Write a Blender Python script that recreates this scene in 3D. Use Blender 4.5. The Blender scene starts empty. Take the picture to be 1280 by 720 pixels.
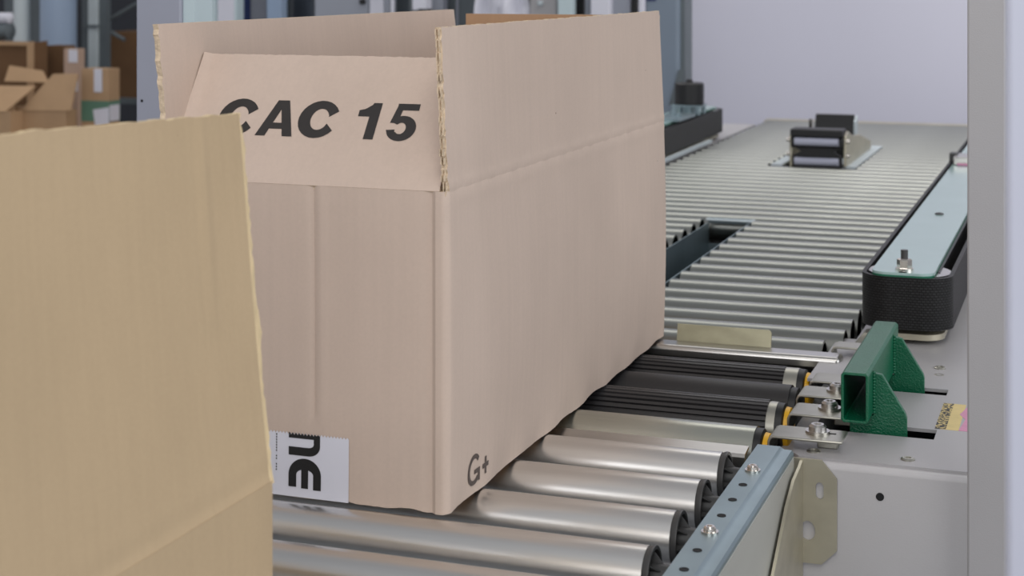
import bpy, math, random
from math import sin, cos, pi, radians, atan2, sqrt
from mathutils import Vector
S = bpy.context.scene
COL = S.collection
random.seed(7)

# ------------------------------------------------------------------ camera
YAW = atan2(730, 2029)
cam = bpy.data.cameras.new('camera')
co = bpy.data.objects.new('camera', cam); COL.objects.link(co)
cam.sensor_width = 36; cam.lens = 36 * 2029 / 1280
cam.shift_y = -388 / 1280
co.location = (0, 0, .5); co.rotation_euler = (pi / 2, 0, YAW)
cam.dof.use_dof = True; cam.dof.focus_distance = 1.75; cam.dof.aperture_fstop = 10
cam.clip_start = .05
S.camera = co
# ------------------------------------------------------------------ light
S.view_settings.view_transform = 'Standard'; S.view_settings.look = 'None'
S.view_settings.gamma = 1; S.view_settings.use_curve_mapping = False
S.view_settings.exposure = .27
w = bpy.data.worlds.new('world'); S.world = w; w.use_nodes = True
w.node_tree.nodes['Background'].inputs[0].default_value = (.80, .83, .90, 1)
w.node_tree.nodes['Background'].inputs[1].default_value = .62
# hall surroundings: paler walls round the horizon, a darker roof overhead
_n = w.node_tree.nodes; _l = w.node_tree.links
_tc = _n.new('ShaderNodeTexCoord'); _sx = _n.new('ShaderNodeSeparateXYZ'); _rp = _n.new('ShaderNodeValToRGB')
_l.new(_tc.outputs['Generated'], _sx.inputs[0]); _l.new(_sx.outputs['Z'], _rp.inputs['Fac'])
_rp.color_ramp.elements[0].position = .05; _rp.color_ramp.elements[0].color = (.92, .93, .98, 1)
_rp.color_ramp.elements[1].position = .75; _rp.color_ramp.elements[1].color = (.40, .41, .44, 1)
_l.new(_rp.outputs['Color'], _n['Background'].inputs['Color'])
def area(name, loc, rot, sx, sy, power, colr=(1, .97, .93)):
    l = bpy.data.lights.new(name, 'AREA'); l.shape = 'RECTANGLE'; l.size = sx; l.size_y = sy
    l.energy = power; l.color = colr
    o = bpy.data.objects.new(name, l); o.location = loc; o.rotation_euler = rot; COL.objects.link(o)
area('overhead_light', (.6, -.6, 3.2), (radians(14), radians(10), 0), 1.6, 2.2, 44)
area('overhead_light', (-.4, 5.5, 3.4), (radians(-4), 0, 0), 4.0, 2.0, 30)
area('overhead_light', (.6, 4.7, 3.3), (radians(52), 0, 0), 3.4, .8, 46)  # added fill aimed at the back wall to brighten it
area('overhead_light', (-3.6, 6.0, 3.4), (0, 0, 0), 2, 2, 44)
area('front_fill_light', (-.3, -3.0, 1.5), (radians(84), 0, 0), 3.4, 1.8, 48, (.98, .98, 1))  # added fill behind the camera, brightens faces turned to it; no window known
area('side_fill_light', (3.2, 1.2, 1.4), (0, radians(78), 0), 1.8, 3.0, 44, (.93, .96, 1))  # added fill from the right to brighten the carton's long side

# ------------------------------------------------------------------ pixel helpers (points on known world planes)
F = Vector((-sin(YAW), cos(YAW), 0)); R = Vector((cos(YAW), sin(YAW), 0)); UP = Vector((0, 0, 1)); CAM = Vector((0, 0, .5))
def ray(px, py): return F + R * ((px - 640) / 2029) - UP * ((py + 28) / 2029)
def on_y(px, py, Y): d = ray(px, py); return CAM + d * (Y / d.y)
def on_x(px, py, X): d = ray(px, py); return CAM + d * (X / d.x)
def on_z(px, py, z): d = ray(px, py); return CAM + d * ((z - .5) / d.z)
def px_x(px, Y): return on_y(px, 0, Y).x
def py_z(px, py, Y): return on_y(px, py, Y).z

# ------------------------------------------------------------------ materials
def lin(c):
    return tuple((v / 255 / 12.92) if v / 255 <= .04045 else ((v / 255 + .055) / 1.055) ** 2.4 for v in c)
M = {}
def mat(name, rgb, rough=.5, metal=0, var=.06, scale=(8, 8, 8), bump=0, bscale=60, spec=.5, detail=4, coat=0):
    """principled material; base colour varied by stretched noise, optional noise bump"""
    m = bpy.data.materials.new(name); m.use_nodes = True; nt = m.node_tree; N = nt.nodes; L = nt.links
    b = N['Principled BSDF']; c = lin(rgb)
    b.inputs['Roughness'].default_value = rough; b.inputs['Metallic'].default_value = metal
    b.inputs['Specular IOR Level'].default_value = spec
    b.inputs['Coat Weight'].default_value = coat
    tc = N.new('ShaderNodeTexCoord'); mp = N.new('ShaderNodeMapping'); mp.inputs['Scale'].default_value = scale
    L.new(tc.outputs['Object'], mp.inputs['Vector'])
    nz = N.new('ShaderNodeTexNoise'); nz.inputs['Scale'].default_value = 1; nz.inputs['Detail'].default_value = detail
    L.new(mp.outputs[0], nz.inputs['Vector'])
    rp = N.new('ShaderNodeValToRGB')
    rp.color_ramp.elements[0].position = .3; rp.color_ramp.elements[1].position = .7
    rp.color_ramp.elements[0].color = (*[v * (1 - var) for v in c], 1)
    rp.color_ramp.elements[1].color = (*[min(1, v * (1 + var)) for v in c], 1)
    L.new(nz.outputs['Fac'], rp.inputs['Fac']); L.new(rp.outputs['Color'], b.inputs['Base Color'])
    if bump:
        n2 = N.new('ShaderNodeTexNoise'); n2.inputs['Scale'].default_value = bscale; n2.inputs['Detail'].default_value = 3
        L.new(tc.outputs['Object'], n2.inputs['Vector'])
        bp = N.new('ShaderNodeBump'); bp.inputs['Strength'].default_value = bump; bp.inputs['Distance'].default_value = .002
        L.new(n2.outputs['Fac'], bp.inputs['Height']); L.new(bp.outputs[0], b.inputs['Normal'])
    M[name] = m
    return m
def card(name, rgb, axis):
    """kraft board: fine flutes read through the liner as faint stripes, fibres and specks"""
    m = mat(name, rgb, rough=.8, var=.035, scale=(9, 9, 7), spec=.25)
    nt = m.node_tree; N = nt.nodes; L = nt.links; b = N['Principled BSDF']
    rp = [n for n in N if n.type == 'VALTORGB'][0]; tc = [n for n in N if n.type == 'TEX_COORD'][0]
    sc = (150, 150, 3) if axis == 'z' else (3, 3, 150)
    mp = N.new('ShaderNodeMapping'); mp.inputs['Scale'].default_value = sc; L.new(tc.outputs['Object'], mp.inputs['Vector'])
    n2 = N.new('ShaderNodeTexNoise'); n2.inputs['Scale'].default_value = 1; n2.inputs['Detail'].default_value = 2
    L.new(mp.outputs[0], n2.inputs['Vector'])
    n3 = N.new('ShaderNodeTexNoise'); n3.inputs['Scale'].default_value = 320; L.new(tc.outputs['Object'], n3.inputs['Vector'])
    vo = N.new('ShaderNodeTexVoronoi'); vo.inputs['Scale'].default_value = 16; L.new(tc.outputs['Object'], vo.inputs['Vector'])
    sp = N.new('ShaderNodeMath'); sp.operation = 'LESS_THAN'; sp.inputs[1].default_value = .018; L.new(vo.outputs['Distance'], sp.inputs[0])
    ad = N.new('ShaderNodeMath'); ad.operation = 'ADD'; L.new(n2.outputs['Fac'], ad.inputs[0]); L.new(n3.outputs['Fac'], ad.inputs[1])
    mr = N.new('ShaderNodeMapRange'); mr.inputs[1].default_value = .7; mr.inputs[2].default_value = 1.3; mr.inputs[3].default_value = .975; mr.inputs[4].default_value = 1.025
    L.new(ad.outputs[0], mr.inputs[0])
    mx = N.new('ShaderNodeVectorMath'); mx.operation = 'SCALE'; L.new(rp.outputs['Color'], mx.inputs[0]); L.new(mr.outputs[0], mx.inputs['Scale'])
    mm = N.new('ShaderNodeMix'); mm.data_type = 'RGBA'; L.new(sp.outputs[0], mm.inputs['Factor']); L.new(mx.outputs[0], mm.inputs['A'])
    mm.inputs['B'].default_value = (*lin((92, 74, 62)), 1)
    L.new(mm.outputs['Result'], b.inputs['Base Color'])
    bp = N.new('ShaderNodeBump'); bp.inputs['Strength'].default_value = .05; bp.inputs['Distance'].default_value = .001
    L.new(n2.outputs['Fac'], bp.inputs['Height']); L.new(bp.outputs[0], b.inputs['Normal'])
    return m
card('kraft_grey', (196, 177, 163), 'z')
card('kraft_inner', (172, 138, 108), 'z')
card('kraft_tan', (187, 164, 132), 'z')
mat('kraft_edge', (204, 184, 158), .9, var=.2, scale=(160, 160, 90), bump=1, bscale=220)
mat('kraft_tan_edge', (212, 190, 150), .9, var=.12, scale=(120, 120, 60))
mat('kraft_dark', (104, 76, 50), .9, var=.1)
mat('kraft_plain', (178, 146, 112), .85, var=.06)
mat('kraft_pink', (184, 158, 140), .85, var=.06)
mat('print_black', (44, 40, 38), .6, var=.12, scale=(60, 60, 60))
mat('print_brown', (84, 72, 66), .7, var=.15, scale=(160, 160, 160))
mat('label_paper', (214, 214, 224), .55, var=.01)
mat('label_ink', (20, 19, 20), .5, var=.05)
mat('roller_steel', (224, 223, 220), .3, 1, var=.07, scale=(2.5, 70, 70), bump=.03, bscale=40)
mat('galvanised', (182, 184, 174), .27, .95, var=.2, scale=(3, 45, 45), bump=.03, bscale=50)
mat('galvanised_table', (150, 152, 147), .3, .95, var=.26, scale=(3, 16, 30), bump=.03, bscale=50)
mat('zinc_plate', (142, 158, 164), .42, .9, var=.1, scale=(12, 12, 12), bump=.05, bscale=30)
mat('yellow_zinc', (190, 184, 164), .38, .7, var=.12, scale=(20, 20, 30))
mat('guide_zinc', (160, 157, 134), .42, .9, var=.12, scale=(30, 30, 60))
mat('web_lit', (184, 184, 176), .45, .4, var=.05, scale=(20, 4, 20))  # zinc made paler and less metallic so the web looks lit
mat('stainless', (188, 186, 182), .28, 1, var=.05, scale=(4, 60, 60))
mat('bracket_steel', (176, 174, 164), .36, 1, var=.08, scale=(30, 30, 30))
mat('chrome', (214, 208, 200), .15, 1, var=.04)
mat('rubber', (38, 37, 38), .5, var=.15, scale=(6, 30, 30))
mat('rubber_rib', (46, 45, 46), .38, var=.1, scale=(6, 60, 60))
mat('plastic_dark', (62, 62, 62), .45, var=.08)
mat('plastic_black', (17, 17, 19), .45, var=.1)
mat('plastic_yellow', (232, 176, 18), .4, var=.04)
mat('paint_grey', (166, 164, 165), .42, var=.02, bump=.10, bscale=700)
mat('paint_panel', (190, 188, 189), .48, var=.02, bump=.06, bscale=500)
mat('paint_post', (152, 155, 168), .5, var=.02)
mat('paint_slate', (120, 132, 146), .5, var=.03)
mat('paint_green', (2, 92, 62), .34, var=.08, scale=(40, 40, 40), bump=.5, bscale=420)
mat('plate_mint', (164, 192, 188), .25, .15, var=.03, coat=.4)
mat('plate_edge_green', (28, 104, 78), .4, var=.05)
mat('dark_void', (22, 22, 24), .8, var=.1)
mat('wall_white', (206, 206, 220), .8, var=.012, scale=(1.5, 1.5, 1.5))
mat('floor_grey', (96, 98, 102), .6, var=.08, scale=(2, 2, 2))
mat('roller_grey', (172, 174, 190), .6, var=.03)
mat('hall_dark', (58, 60, 66), .9, var=.25, scale=(1.2, 1.2, .5))
mat('cabinet_teal', (188, 204, 208), .5, var=.02)
mat('cabinet_grey', (150, 154, 164), .5, var=.02)
mat('white_plastic', (214, 214, 224), .5, var=.02)
mat('pipe_blue', (142, 160, 184), .45, var=.04, scale=(10, 10, 2))
mat('rack_grey', (98, 106, 110), .5, .2, var=.12, scale=(10, 10, 4))
mat('rack_white', (188, 198, 202), .5, var=.05)
mat('guard_white', (190, 193, 208), .45, var=.008)
mat('ink_blue', (32, 48, 92), .5, var=.05)
mat('tape_green', (92, 128, 108), .6, var=.06)
mat('sticker_yellow', (212, 190, 128), .6, var=.06, scale=(70, 70, 70))
mat('sticker_pink', (204, 140, 170), .6, var=.08, scale=(70, 70, 70))
mat('wood', (150, 118, 84), .8, var=.2, scale=(3, 40, 40))
mat('glass_dark', (70, 76, 84), .12, var=.35, scale=(6, 6, 3))
def sticker_dither():
    m = mat('sticker_print', (212, 190, 128), .6, var=.9, scale=(260, 260, 260), detail=1)
    rp = [n for n in m.node_tree.nodes if n.type == 'VALTORGB'][0]
    rp.color_ramp.elements[0].color = (.02, .02, .02, 1); rp.color_ramp.elements[0].position = .48
    rp.color_ramp.elements[1].color = (*lin((200, 178, 116)), 1); rp.color_ramp.elements[1].position = .54
sticker_dither()
def belt_material():
    """black moulded belt: columns of small raised lugs, laid out along the belt by its uv"""
    m = mat('belt_lug', (17, 17, 18), .5, var=.12, spec=.3)
    nt = m.node_tree; N = nt.nodes; L = nt.links
    uv = N.new('ShaderNodeUVMap'); br = N.new('ShaderNodeTexBrick')
    br.inputs['Scale'].default_value = 1; br.inputs['Brick Width'].default_value = .0058; br.inputs['Row Height'].default_value = .0036
    br.inputs['Mortar Size'].default_value = .0009; br.inputs['Mortar Smooth'].default_value = .5
    br.inputs['Color1'].default_value = (1, 1, 1, 1); br.inputs['Color2'].default_value = (.55, .55, .55, 1); br.inputs['Mortar'].default_value = (0, 0, 0, 1)
    L.new(uv.outputs[0], br.inputs['Vector'])
    bp = N.new('ShaderNodeBump'); bp.inputs['Strength'].default_value = 1; bp.inputs['Distance'].default_value = .006
    mx = N.new('ShaderNodeMix'); mx.data_type = 'RGBA'; mx.inputs['A'].default_value = (.004, .004, .004, 1); mx.inputs['B'].default_value = (.028, .028, .029, 1)
    L.new(br.outputs['Color'], mx.inputs['Factor']); L.new(mx.outputs['Result'], N['Principled BSDF'].inputs['Base Color'])
    L.new(br.outputs['Color'], bp.inputs['Height']); L.new(bp.outputs[0], N['Principled BSDF'].inputs['Normal'])
belt_material()

# ------------------------------------------------------------------ mesh builder
class MB:
    def __init__(s): s.v = []; s.f = []; s.mi = []; s.uv = {}
    def add(s, vs, fs, mi=0):
        o = len(s.v); s.v += [tuple(v) for v in vs]
        for f in fs: s.f.append(tuple(i + o for i in f)); s.mi.append(mi)
        return o
    def box(s, x0, x1, y0, y1, z0, z1, mi=0):
        vs = [(x, y, z) for z in (z0, z1) for y in (y0, y1) for x in (x0, x1)]
        s.add(vs, [(0, 2, 3, 1), (4, 5, 7, 6), (0, 1, 5, 4), (2, 6, 7, 3), (0, 4, 6, 2), (1, 3, 7, 5)], mi)
    def prism(s, poly, fn, a, b, mi=0):
        """poly: 2-D outline; fn(p, q, t) -> xyz; from t=a to t=b"""
        n = len(poly)
        vs = [fn(p, q, a) for p, q in poly] + [fn(p, q, b) for p, q in poly]
        fs = [tuple(range(n - 1, -1, -1)), tuple(range(n, 2 * n))] + [(i, (i + 1) % n, n + (i + 1) % n, n + i) for i in range(n)]
        s.add(vs, fs, mi)
    def lathe(s, prof, c=(0, 0, 0), axis='x', n=32, mi=0, caps=True):
        """prof: (t, r) along the axis"""
        vs = []
        for t, r in prof:
            for k in range(n):
                a = 2 * pi * k / n; p, q = r * cos(a), r * sin(a)
                vs.append({'x': (c[0] + t, c[1] + p, c[2] + q), 'y': (c[0] + p, c[1] + t, c[2] + q), 'z': (c[0] + p, c[1] + q, c[2] + t)}[axis])
        fs = []
        for i in range(len(prof) - 1):
            for k in range(n):
                k2 = (k + 1) % n
                fs.append((i * n + k, i * n + k2, (i + 1) * n + k2, (i + 1) * n + k))
        if caps: fs += [tuple(range(n - 1, -1, -1)), tuple((len(prof) - 1) * n + k for k in range(n))]
        s.add(vs, fs, mi)
    def bar(s, p, q, r, n=10, mi=0):
        p, q = Vector(p), Vector(q); d = (q - p).normalized()
        u = d.orthogonal().normalized(); v = d.cross(u)
        vs = [e + u * (r * cos(2 * pi * k / n)) + v * (r * sin(2 * pi * k / n)) for e in (p, q) for k in range(n)]
        s.add(vs, [tuple(range(n - 1, -1, -1)), tuple(range(n, 2 * n))] + [(k, (k + 1) % n, n + (k + 1) % n, n + k) for k in range(n)], mi)
    def beam(s, p, q, wx, wz, mi=0):
        """flat bar between two points"""
        p, q = Vector(p), Vector(q); d = (q - p).normalized(); u = d.cross(Vector((0, 1, 0)))
        u = u.normalized() if u.length > .01 else Vector((1, 0, 0)); v = d.cross(u)
        vs = [e + u * (a * wx / 2) + v * (b * wz / 2) for e in (p, q) for a, b in ((-1, -1), (1, -1), (1, 1), (-1, 1))]
        s.add(vs, [(3, 2, 1, 0), (4, 5, 6, 7)] + [(k, (k + 1) % 4, 4 + (k + 1) % 4, 4 + k) for k in range(4)], mi)
    def sheet(s, nu, nv, pos, nor, t, mi=0, emi=None):
        """a board nu x nv with thickness t along nor(u,v)"""
        emi = mi if emi is None else emi
        W = nu + 1; A = []; B = []
        for j in range(nv + 1):
            for i in range(W):
                p = Vector(pos(i / nu, j / nv)); n = Vector(nor(i / nu, j / nv)); A.append(p + n * (t / 2)); B.append(p - n * (t / 2))
        K = len(A); o = s.add(A + B, [])
        def q(*ids, m): s.f.append(tuple(o + i for i in ids)); s.mi.append(m)
        for j in range(nv):
            for i in range(nu):
                a = j * W + i; q(a, a + 1, a + W + 1, a + W, m=mi); q(K + a, K + a + W, K + a + W + 1, K + a + 1, m=mi)
        for i in range(nu):
            q(i, K + i, K + i + 1, i + 1, m=emi); b = nv * W + i; q(b, b + 1, K + b + 1, K + b, m=emi)
        for j in range(nv):
            a = j * W; q(a, a + W, K + a + W, K + a, m=emi); b = a + nu; q(b, K + b, K + b + W, b + W, m=emi)
    def mesh(s, name, mats, smooth=True):
        me = bpy.data.meshes.new(name); me.from_pydata(s.v, [], s.f)
        for m in mats if isinstance(mats, (list, tuple)) else [mats]: me.materials.append(M[m])
        for p, i in zip(me.polygons, s.mi): p.material_index = i
        import bmesh
        bm = bmesh.new(); bm.from_mesh(me); bmesh.ops.recalc_face_normals(bm, faces=bm.faces); bm.to_mesh(me); bm.free()
        if smooth:
            me.polygons.foreach_set('use_smooth', [True] * len(me.polygons)); me.set_sharp_from_angle(angle=radians(32))
        return me
    def build(s, name, mats, parent=None, bevel=0, loc=None, segs=2):
        o = bpy.data.objects.new(name, s.mesh(name, mats)); COL.objects.link(o)
        if loc: o.location = loc
        if parent: hang(o, parent)
        if bevel:
            b = o.modifiers.new('bevel', 'BEVEL'); b.width = bevel; b.segments = segs; b.limit_method = 'ANGLE'; b.angle_limit = radians(40); b.harden_normals = False
        return o
WLOC = {}
def hang(o, parent):
    """o was laid out in world coordinates: keep it there under its parent (no rotations are used)"""
    o.parent = parent; base = Vector(WLOC.get(parent.name, parent.location))
    WLOC[o.name] = Vector(o.location); o.location = Vector(o.location) - base
def tag(o, label=None, cat=None, group=None, kind=None):
    for k, v in (('label', label), ('category', cat), ('group', group), ('kind', kind)):
        if v: o[k] = v
    return o
def thing(name, loc, label, cat, group=None):
    o = bpy.data.objects.new(name, None); COL.objects.link(o); o.location = loc; o.empty_display_size = .05
    WLOC[o.name] = Vector(loc)
    return tag(o, label, cat, group)
def boxm(*a): m = MB(); m.box(*a); return m
def screw_mesh(r, h, z0=0):
    m = MB(); m.lathe([(0, r * 1.35), (h * .28, r * 1.35), (h * .28, r), (h * .75, r * .95), (h, r * .7), (h, r * .42), (h * .7, r * .38)], axis='z', n=20)
    return m

# ------------------------------------------------------------------ setting
FLOOR = -.8
tag(boxm(-9, 5, -2, 10.2, FLOOR - .05, FLOOR).build('floor', 'floor_grey'), kind='structure')
m = MB()
XW0 = px_x(800, 6.4)
def wp(u, v):
    x = XW0 + u * 4.6
    return (x, 6.4 + .012 * sin(x * 5 + v * 4) + .010 * sin(x * 2.3 - v * 9), FLOOR + v * 3.4)
m.sheet(90, 30, wp, lambda u, v: (0, 1, 0), .02)
tag(m.build('wall_back', 'wall_white'), kind='structure')
tag(boxm(-9, XW0, 10, 10.15, FLOOR, 3.6).build('wall_far', 'hall_dark'), kind='structure')

# ------------------------------------------------------------------ letters
def arc_pts(cx, cy, rx, ry, a0, a1, n=22):
    return [(cx + rx * cos(radians(a0 + (a1 - a0) * i / n)), cy + ry * sin(radians(a0 + (a1 - a0) * i / n))) for i in range(n + 1)]
def strip(A, B): return [[A[i], A[i + 1], B[i + 1], B[i]] for i in range(len(A) - 1)]
def glyph(ch):
    """polygons of a heavy grotesque capital, height 1"""
    if ch == 'C': return .98, strip(arc_pts(.53, .5, .53, .52, 27, 325), arc_pts(.555, .5, .235, .295, 15, 338))
    if ch == 'A': return .98, [[(0, 0), (.26, 0), (.49, .74), (.64, 1), (.34, 1)], [(.98, 0), (.72, 0), (.49, .74), (.34, 1), (.64, 1)], [(.26, .2), (.72, .2), (.66, .37), (.32, .37)]]
    if ch == '1': return .5, [[(.27, 0), (.5, 0), (.5, 1), (.30, 1), (.27, .93)], [(.27, .62), (.27, .94), (.14, .83), (0, .79), (0, .62)]]
    if ch == '5':
        P = [[(.16, .82), (.70, .82), (.70, 1), (.14, 1)], [(.16, 1), (.32, 1), (.27, .66), (.24, .46), (.05, .47)]]
        P += strip(arc_pts(.37, .325, .37, .345, 148, -148), arc_pts(.35, .325, .135, .155, 140, -140))
        P += [[(.0, .27), (.21, .29), (.23, .2), (.06, .13)]]
        return .74, P
def plane_polys(m, polys, fn, h):
    """thin printed polygons: fn(p, q, h) -> xyz"""
    for i, P in enumerate(polys):
        vs = [fn(p, q, h + .000004 * i) for p, q in P]
        m.add(vs, [tuple(range(len(vs)))])

# ------------------------------------------------------------------ the printed carton
BX0, BX1, BY0, BY1, BH, FH = -.8715, -.5665, 1.398, 2.205, .301, .1525
carton = thing('open_carton', ((BX0 + BX1) / 2, (BY0 + BY1) / 2, 0), 'large open kraft carton with flaps up, printed CAC 15, standing on the rollers', 'carton')
def rr_outline(x0, x1, y0, y1, r, ds):
    pts = []
    def seg(ax, ay, bx, by):
        n = max(1, int(sqrt((bx - ax) ** 2 + (by - ay) ** 2) / ds))
        for i in range(n): pts.append((ax + (bx - ax) * i / n, ay + (by - ay) * i / n))
    def cor(cx, cy, a0):
        for i in range(5):
            a = a0 + pi / 2 * i / 5; pts.append((cx + r * cos(a), cy + r * sin(a)))
    seg(x0 + r, y0, x1 - r, y0); cor(x1 - r, y0 + r, -pi / 2)
    seg(x1, y0 + r, x1, y1 - r); cor(x1 - r, y1 - r, 0)
    seg(x1 - r, y1, x0 + r, y1); cor(x0 + r, y1 - r, pi / 2)
    seg(x0, y1 - r, x0, y0 + r); cor(x0 + r, y0 + r, pi)
    return pts
def ridge(d, wd): return math.exp(-(d / wd) ** 2)
out = rr_outline(BX0, BX1, BY0, BY1, .007, .0045)
inn = rr_outline(BX0 + .006, BX1 - .006, BY0 + .006, BY1 - .006, .004, .0045)
NZ = 44
def body_disp(x, y, z):
    """outward bulge, creases and seam of the board walls"""
    dx = dy = 0
    e = sin(pi * min(1, max(0, z / BH)))
    if x > BX1 - .002:
        t = (y - BY0) / (BY1 - BY0)
        dx += .0055 * sin(pi * t) * e + .0035 * sin(2 * pi * t * 1.25 + .5) * e
        dx += .0008 * ridge(z - .293, .004) * (1 + .7 * sin(y * 150) * sin(y * 37))
        dx -= .0008 * ridge(z - .2985, .0035)
        dx += .0012 * sin(y * 60) * ridge(z, .02)
    if y < BY0 + .002:
        ck = min(1, max(0, (z - .066) / .02))
        dy -= ck * .0016 * ridge(x + .6985, .0030) - ck * .0022 * ridge(x + .7045, .0034)
        dy -= .0020 * (1 if x > -.5795 else 0) - .0020 * ridge(x + .584, .0032)
        dy += .0008 * ridge(z - .298, .003)
        dy += .002 * sin(pi * (x - BX0) / (BX1 - BX0)) * e
    return dx, dy
m = MB(); n = len(out); vs = []
zs = [BH * (j / NZ) for j in range(NZ + 1)]
for j, z in enumerate(zs):
    for (x, y) in out:
        dx, dy = body_disp(x, y, z); zz = z
        if j == 0: zz = .0006 + .0022 * max(0, sin(y * 34 + 1) * sin(x * 90 + y * 11)) + .0004 * random.random()
        vs.append((x + dx, y + dy, zz))
m.add(vs, [(j * n + i, j * n + (i + 1) % n, (j + 1) * n + (i + 1) % n, (j + 1) * n + i) for j in range(NZ) for i in range(n)])
k = len(inn)
m.add([(x, y, z) for z in (BH, .004) for x, y in inn], [(i, k + i, k + (i + 1) % k, (i + 1) % k) for i in range(k)] + [tuple(range(k, 2 * k))], 1)
# rim between the walls' outer and inner faces
ro = [(x, y, BH) for x, y in out]
def rim(a, b):
    for (c0, c1, d0, d1) in a: m.box(c0, c1, d0, d1, BH - .004, BH - .0005, 2)
rim([(BX0 + .002, BX1 - .002, BY0 + .002, BY0 + .006), (BX0 + .002, BX1 - .002, BY1 - .006, BY1 - .002), (BX0 + .002, BX0 + .006, BY0, BY1), (BX1 - .006, BX1 - .002, BY0, BY1)], None)
body = m.build('body', ['kraft_grey', 'kraft_inner', 'kraft_edge'], carton)
T = .0062
rnd = random.Random(3)
jag = [rnd.uniform(-1, 1) for _ in range(200)]
def right_flap(u, v):          # u along the conveyor, v up
    y = BY0 + .004 + u * (BY1 - BY0 - .006)
    if u == 0: y += .0016 * jag[int(v * 60)] - .001 + .004 * max(0, .06 - v) / .06
    x = BX1 - .0035 - v * (.0075 + .001 * sin(u * 6)) + .004 * sin(pi * u) * v
    x += .0007 * ridge(v - .05, .025) * (1 + .7 * sin(u * 120) * sin(u * 31))
    return (x, y, BH - .003 + v * (FH + .003) + (.0006 * jag[int(u * 120) + 20] if v == 1 else 0))
m = MB(); m.sheet(130, 40, right_flap, lambda u, v: (1, 0, 0), T, 0, 1)
# loose liner strips on the torn leading edge
for i in range(26):
    v = (i + .5) / 26; p = right_flap(0.0, round(v * 40) / 40)
    for o_ in (-.0018, .0012):
        m.box(p[0] + o_ - .0006, p[0] + o_ + .0006, p[1] - .0025 + .0015 * jag[i], p[1] + .002, p[2] - .003, p[2] + .003 + .001 * jag[i + 30], 1)
fr = m.build('side_flap', ['kraft_grey', 'kraft_edge'], carton)
def left_flap(u, v):
    y = BY0 + .004 + u * (BY1 - BY0 - .006)
    if u == 0: y += .0016 * jag[int(v * 60) + 70]
    return (BX0 + .0035 - v * (.014 + .004 * u), y, BH - .003 + v * (FH + .003))
m = MB(); m.sheet(80, 30, left_flap, lambda u, v: (1, 0, 0), T, 0, 1)
m.build('side_flap', ['kraft_grey', 'kraft_edge'], carton)
TH = radians(36.5); FL = .149
def end_fn(x, v, h):
    """point on the tilted front flap: v metres up the flap, h above its outer face"""
    return (x, BY0 + v * sin(TH) - h * cos(TH), BH + v * cos(TH) + h * sin(TH))
def front_flap(u, v):
    x0 = BX0 + .003 - .006 * v; x1 = BX1 - .0085 - .004 * v
    x = x0 + u * (x1 - x0)
    back = -.0035 * max(0, 1 - u / .035)
    p = end_fn(x, v * FL + (.0005 * jag[int(u * 90)] if v == 1 else 0), -T / 2 - back)
    return p
m = MB(); m.sheet(100, 24, front_flap, lambda u, v: (0, -cos(TH), sin(TH)), T, 0, 1)
ff = m.build('end_flap', ['kraft_grey', 'kraft_edge'], carton)
m = MB(); m.sheet(30, 16, lambda u, v: (BX0 + .008 + u * (BX1 - BX0 - .016), BY1 - .004 + .004 * v, BH - .003 + v * (FH - .003)), lambda u, v: (0, 1, 0), T, 0, 1)
m.build('end_flap', ['kraft_inner', 'kraft_edge'], carton)
# CAC 15 printed across the front flap
CAPH = .0414; V0 = .0528
for ch, xl, wd in (('C', -.8328, .0407), ('A', -.7858, .0410), ('C', -.7432, .0407), ('1', -.6800, .0226), ('5', -.6462, .0308)):
    gw, P = glyph(ch); sx = wd / gw; m = MB()
    P = [[(xl + p * sx, V0 + q * CAPH) for p, q in poly] for poly in P]
    plane_polys(m, P, end_fn, .0004)
    pr = m.build('printed_letter', 'print_black', ff); pr['label'] = 'black printed character ' + ch
# G+ on the long side
m = MB()
def side_fn(p, q, h): 
    dx, dy = body_disp(BX1, p, q); return (BX1 + dx + h, p, q)
cy, cz = 1.4625, .0248
P = strip(arc_pts(cy, cz, .0155, .0152, 40, 320, 26), arc_pts(cy, cz, .0108, .0106, 36, 318, 26))
P += [[(cy + .001, cz - .0005), (cy + .0145, cz - .0005), (cy + .0145, cz - .0048), (cy + .001, cz - .0048)],
      [(cy + .0104, cz - .0005), (cy + .0147, cz - .0005), (cy + .0147, cz - .0135), (cy + .0104, cz - .0135)]]
plane_polys(m, P, side_fn, .0005)
pr = m.build('printed_letter', 'print_brown', body); pr['label'] = 'small brown printed G'
m = MB(); py_, pz = 1.4925, .0215
P = [[(py_ - .0080, pz - .0023), (py_ + .0080, pz - .0023), (py_ + .0080, pz + .0023), (py_ - .0080, pz + .0023)], [(py_ - .0022, pz - .0085), (py_ + .0022, pz - .0085), (py_ + .0022, pz + .0085), (py_ - .0022, pz + .0085)]]
plane_polys(m, P, side_fn, .0005)
pr = m.build('printed_sign', 'print_brown', body); pr['label'] = 'small brown printed plus sign'
# tape label on the front
LX0, LX1, LZ0, LZ1 = -.7560, -.6677, .0012, .0628
def front_fn(p, q, h):
    dx, dy = body_disp(p, BY0, q); return (p, BY0 + dy - h, q)
m = MB(); NT = 26
top = []
for i in range(NT):
    x = LX0 + (LX1 - LX0) * i / NT; d = (LX1 - LX0) / NT
    top += [(x, LZ1 - .0022), (x + d / 2, LZ1)]
top.append((LX1, LZ1 - .0022))
low = [(x, LZ0) for x, _ in top]
plane_polys(m, strip(low, top), front_fn, .0006)
lab = m.build('paper_label', 'label_paper', carton); lab['label'] = 'white paper tape label with torn serrated top'
m = MB()
NX0, NX1 = -.7314, -.6980
tt = [(p[0], p[1] - .0002) for p in top if NX0 <= p[0] <= NX1]
P = strip([(x, .0573) for x, _ in tt], tt)
P += [[(NX0, .0573), (tt[0][0], .0573), tt[0], (NX0, tt[0][1])]]
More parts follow.
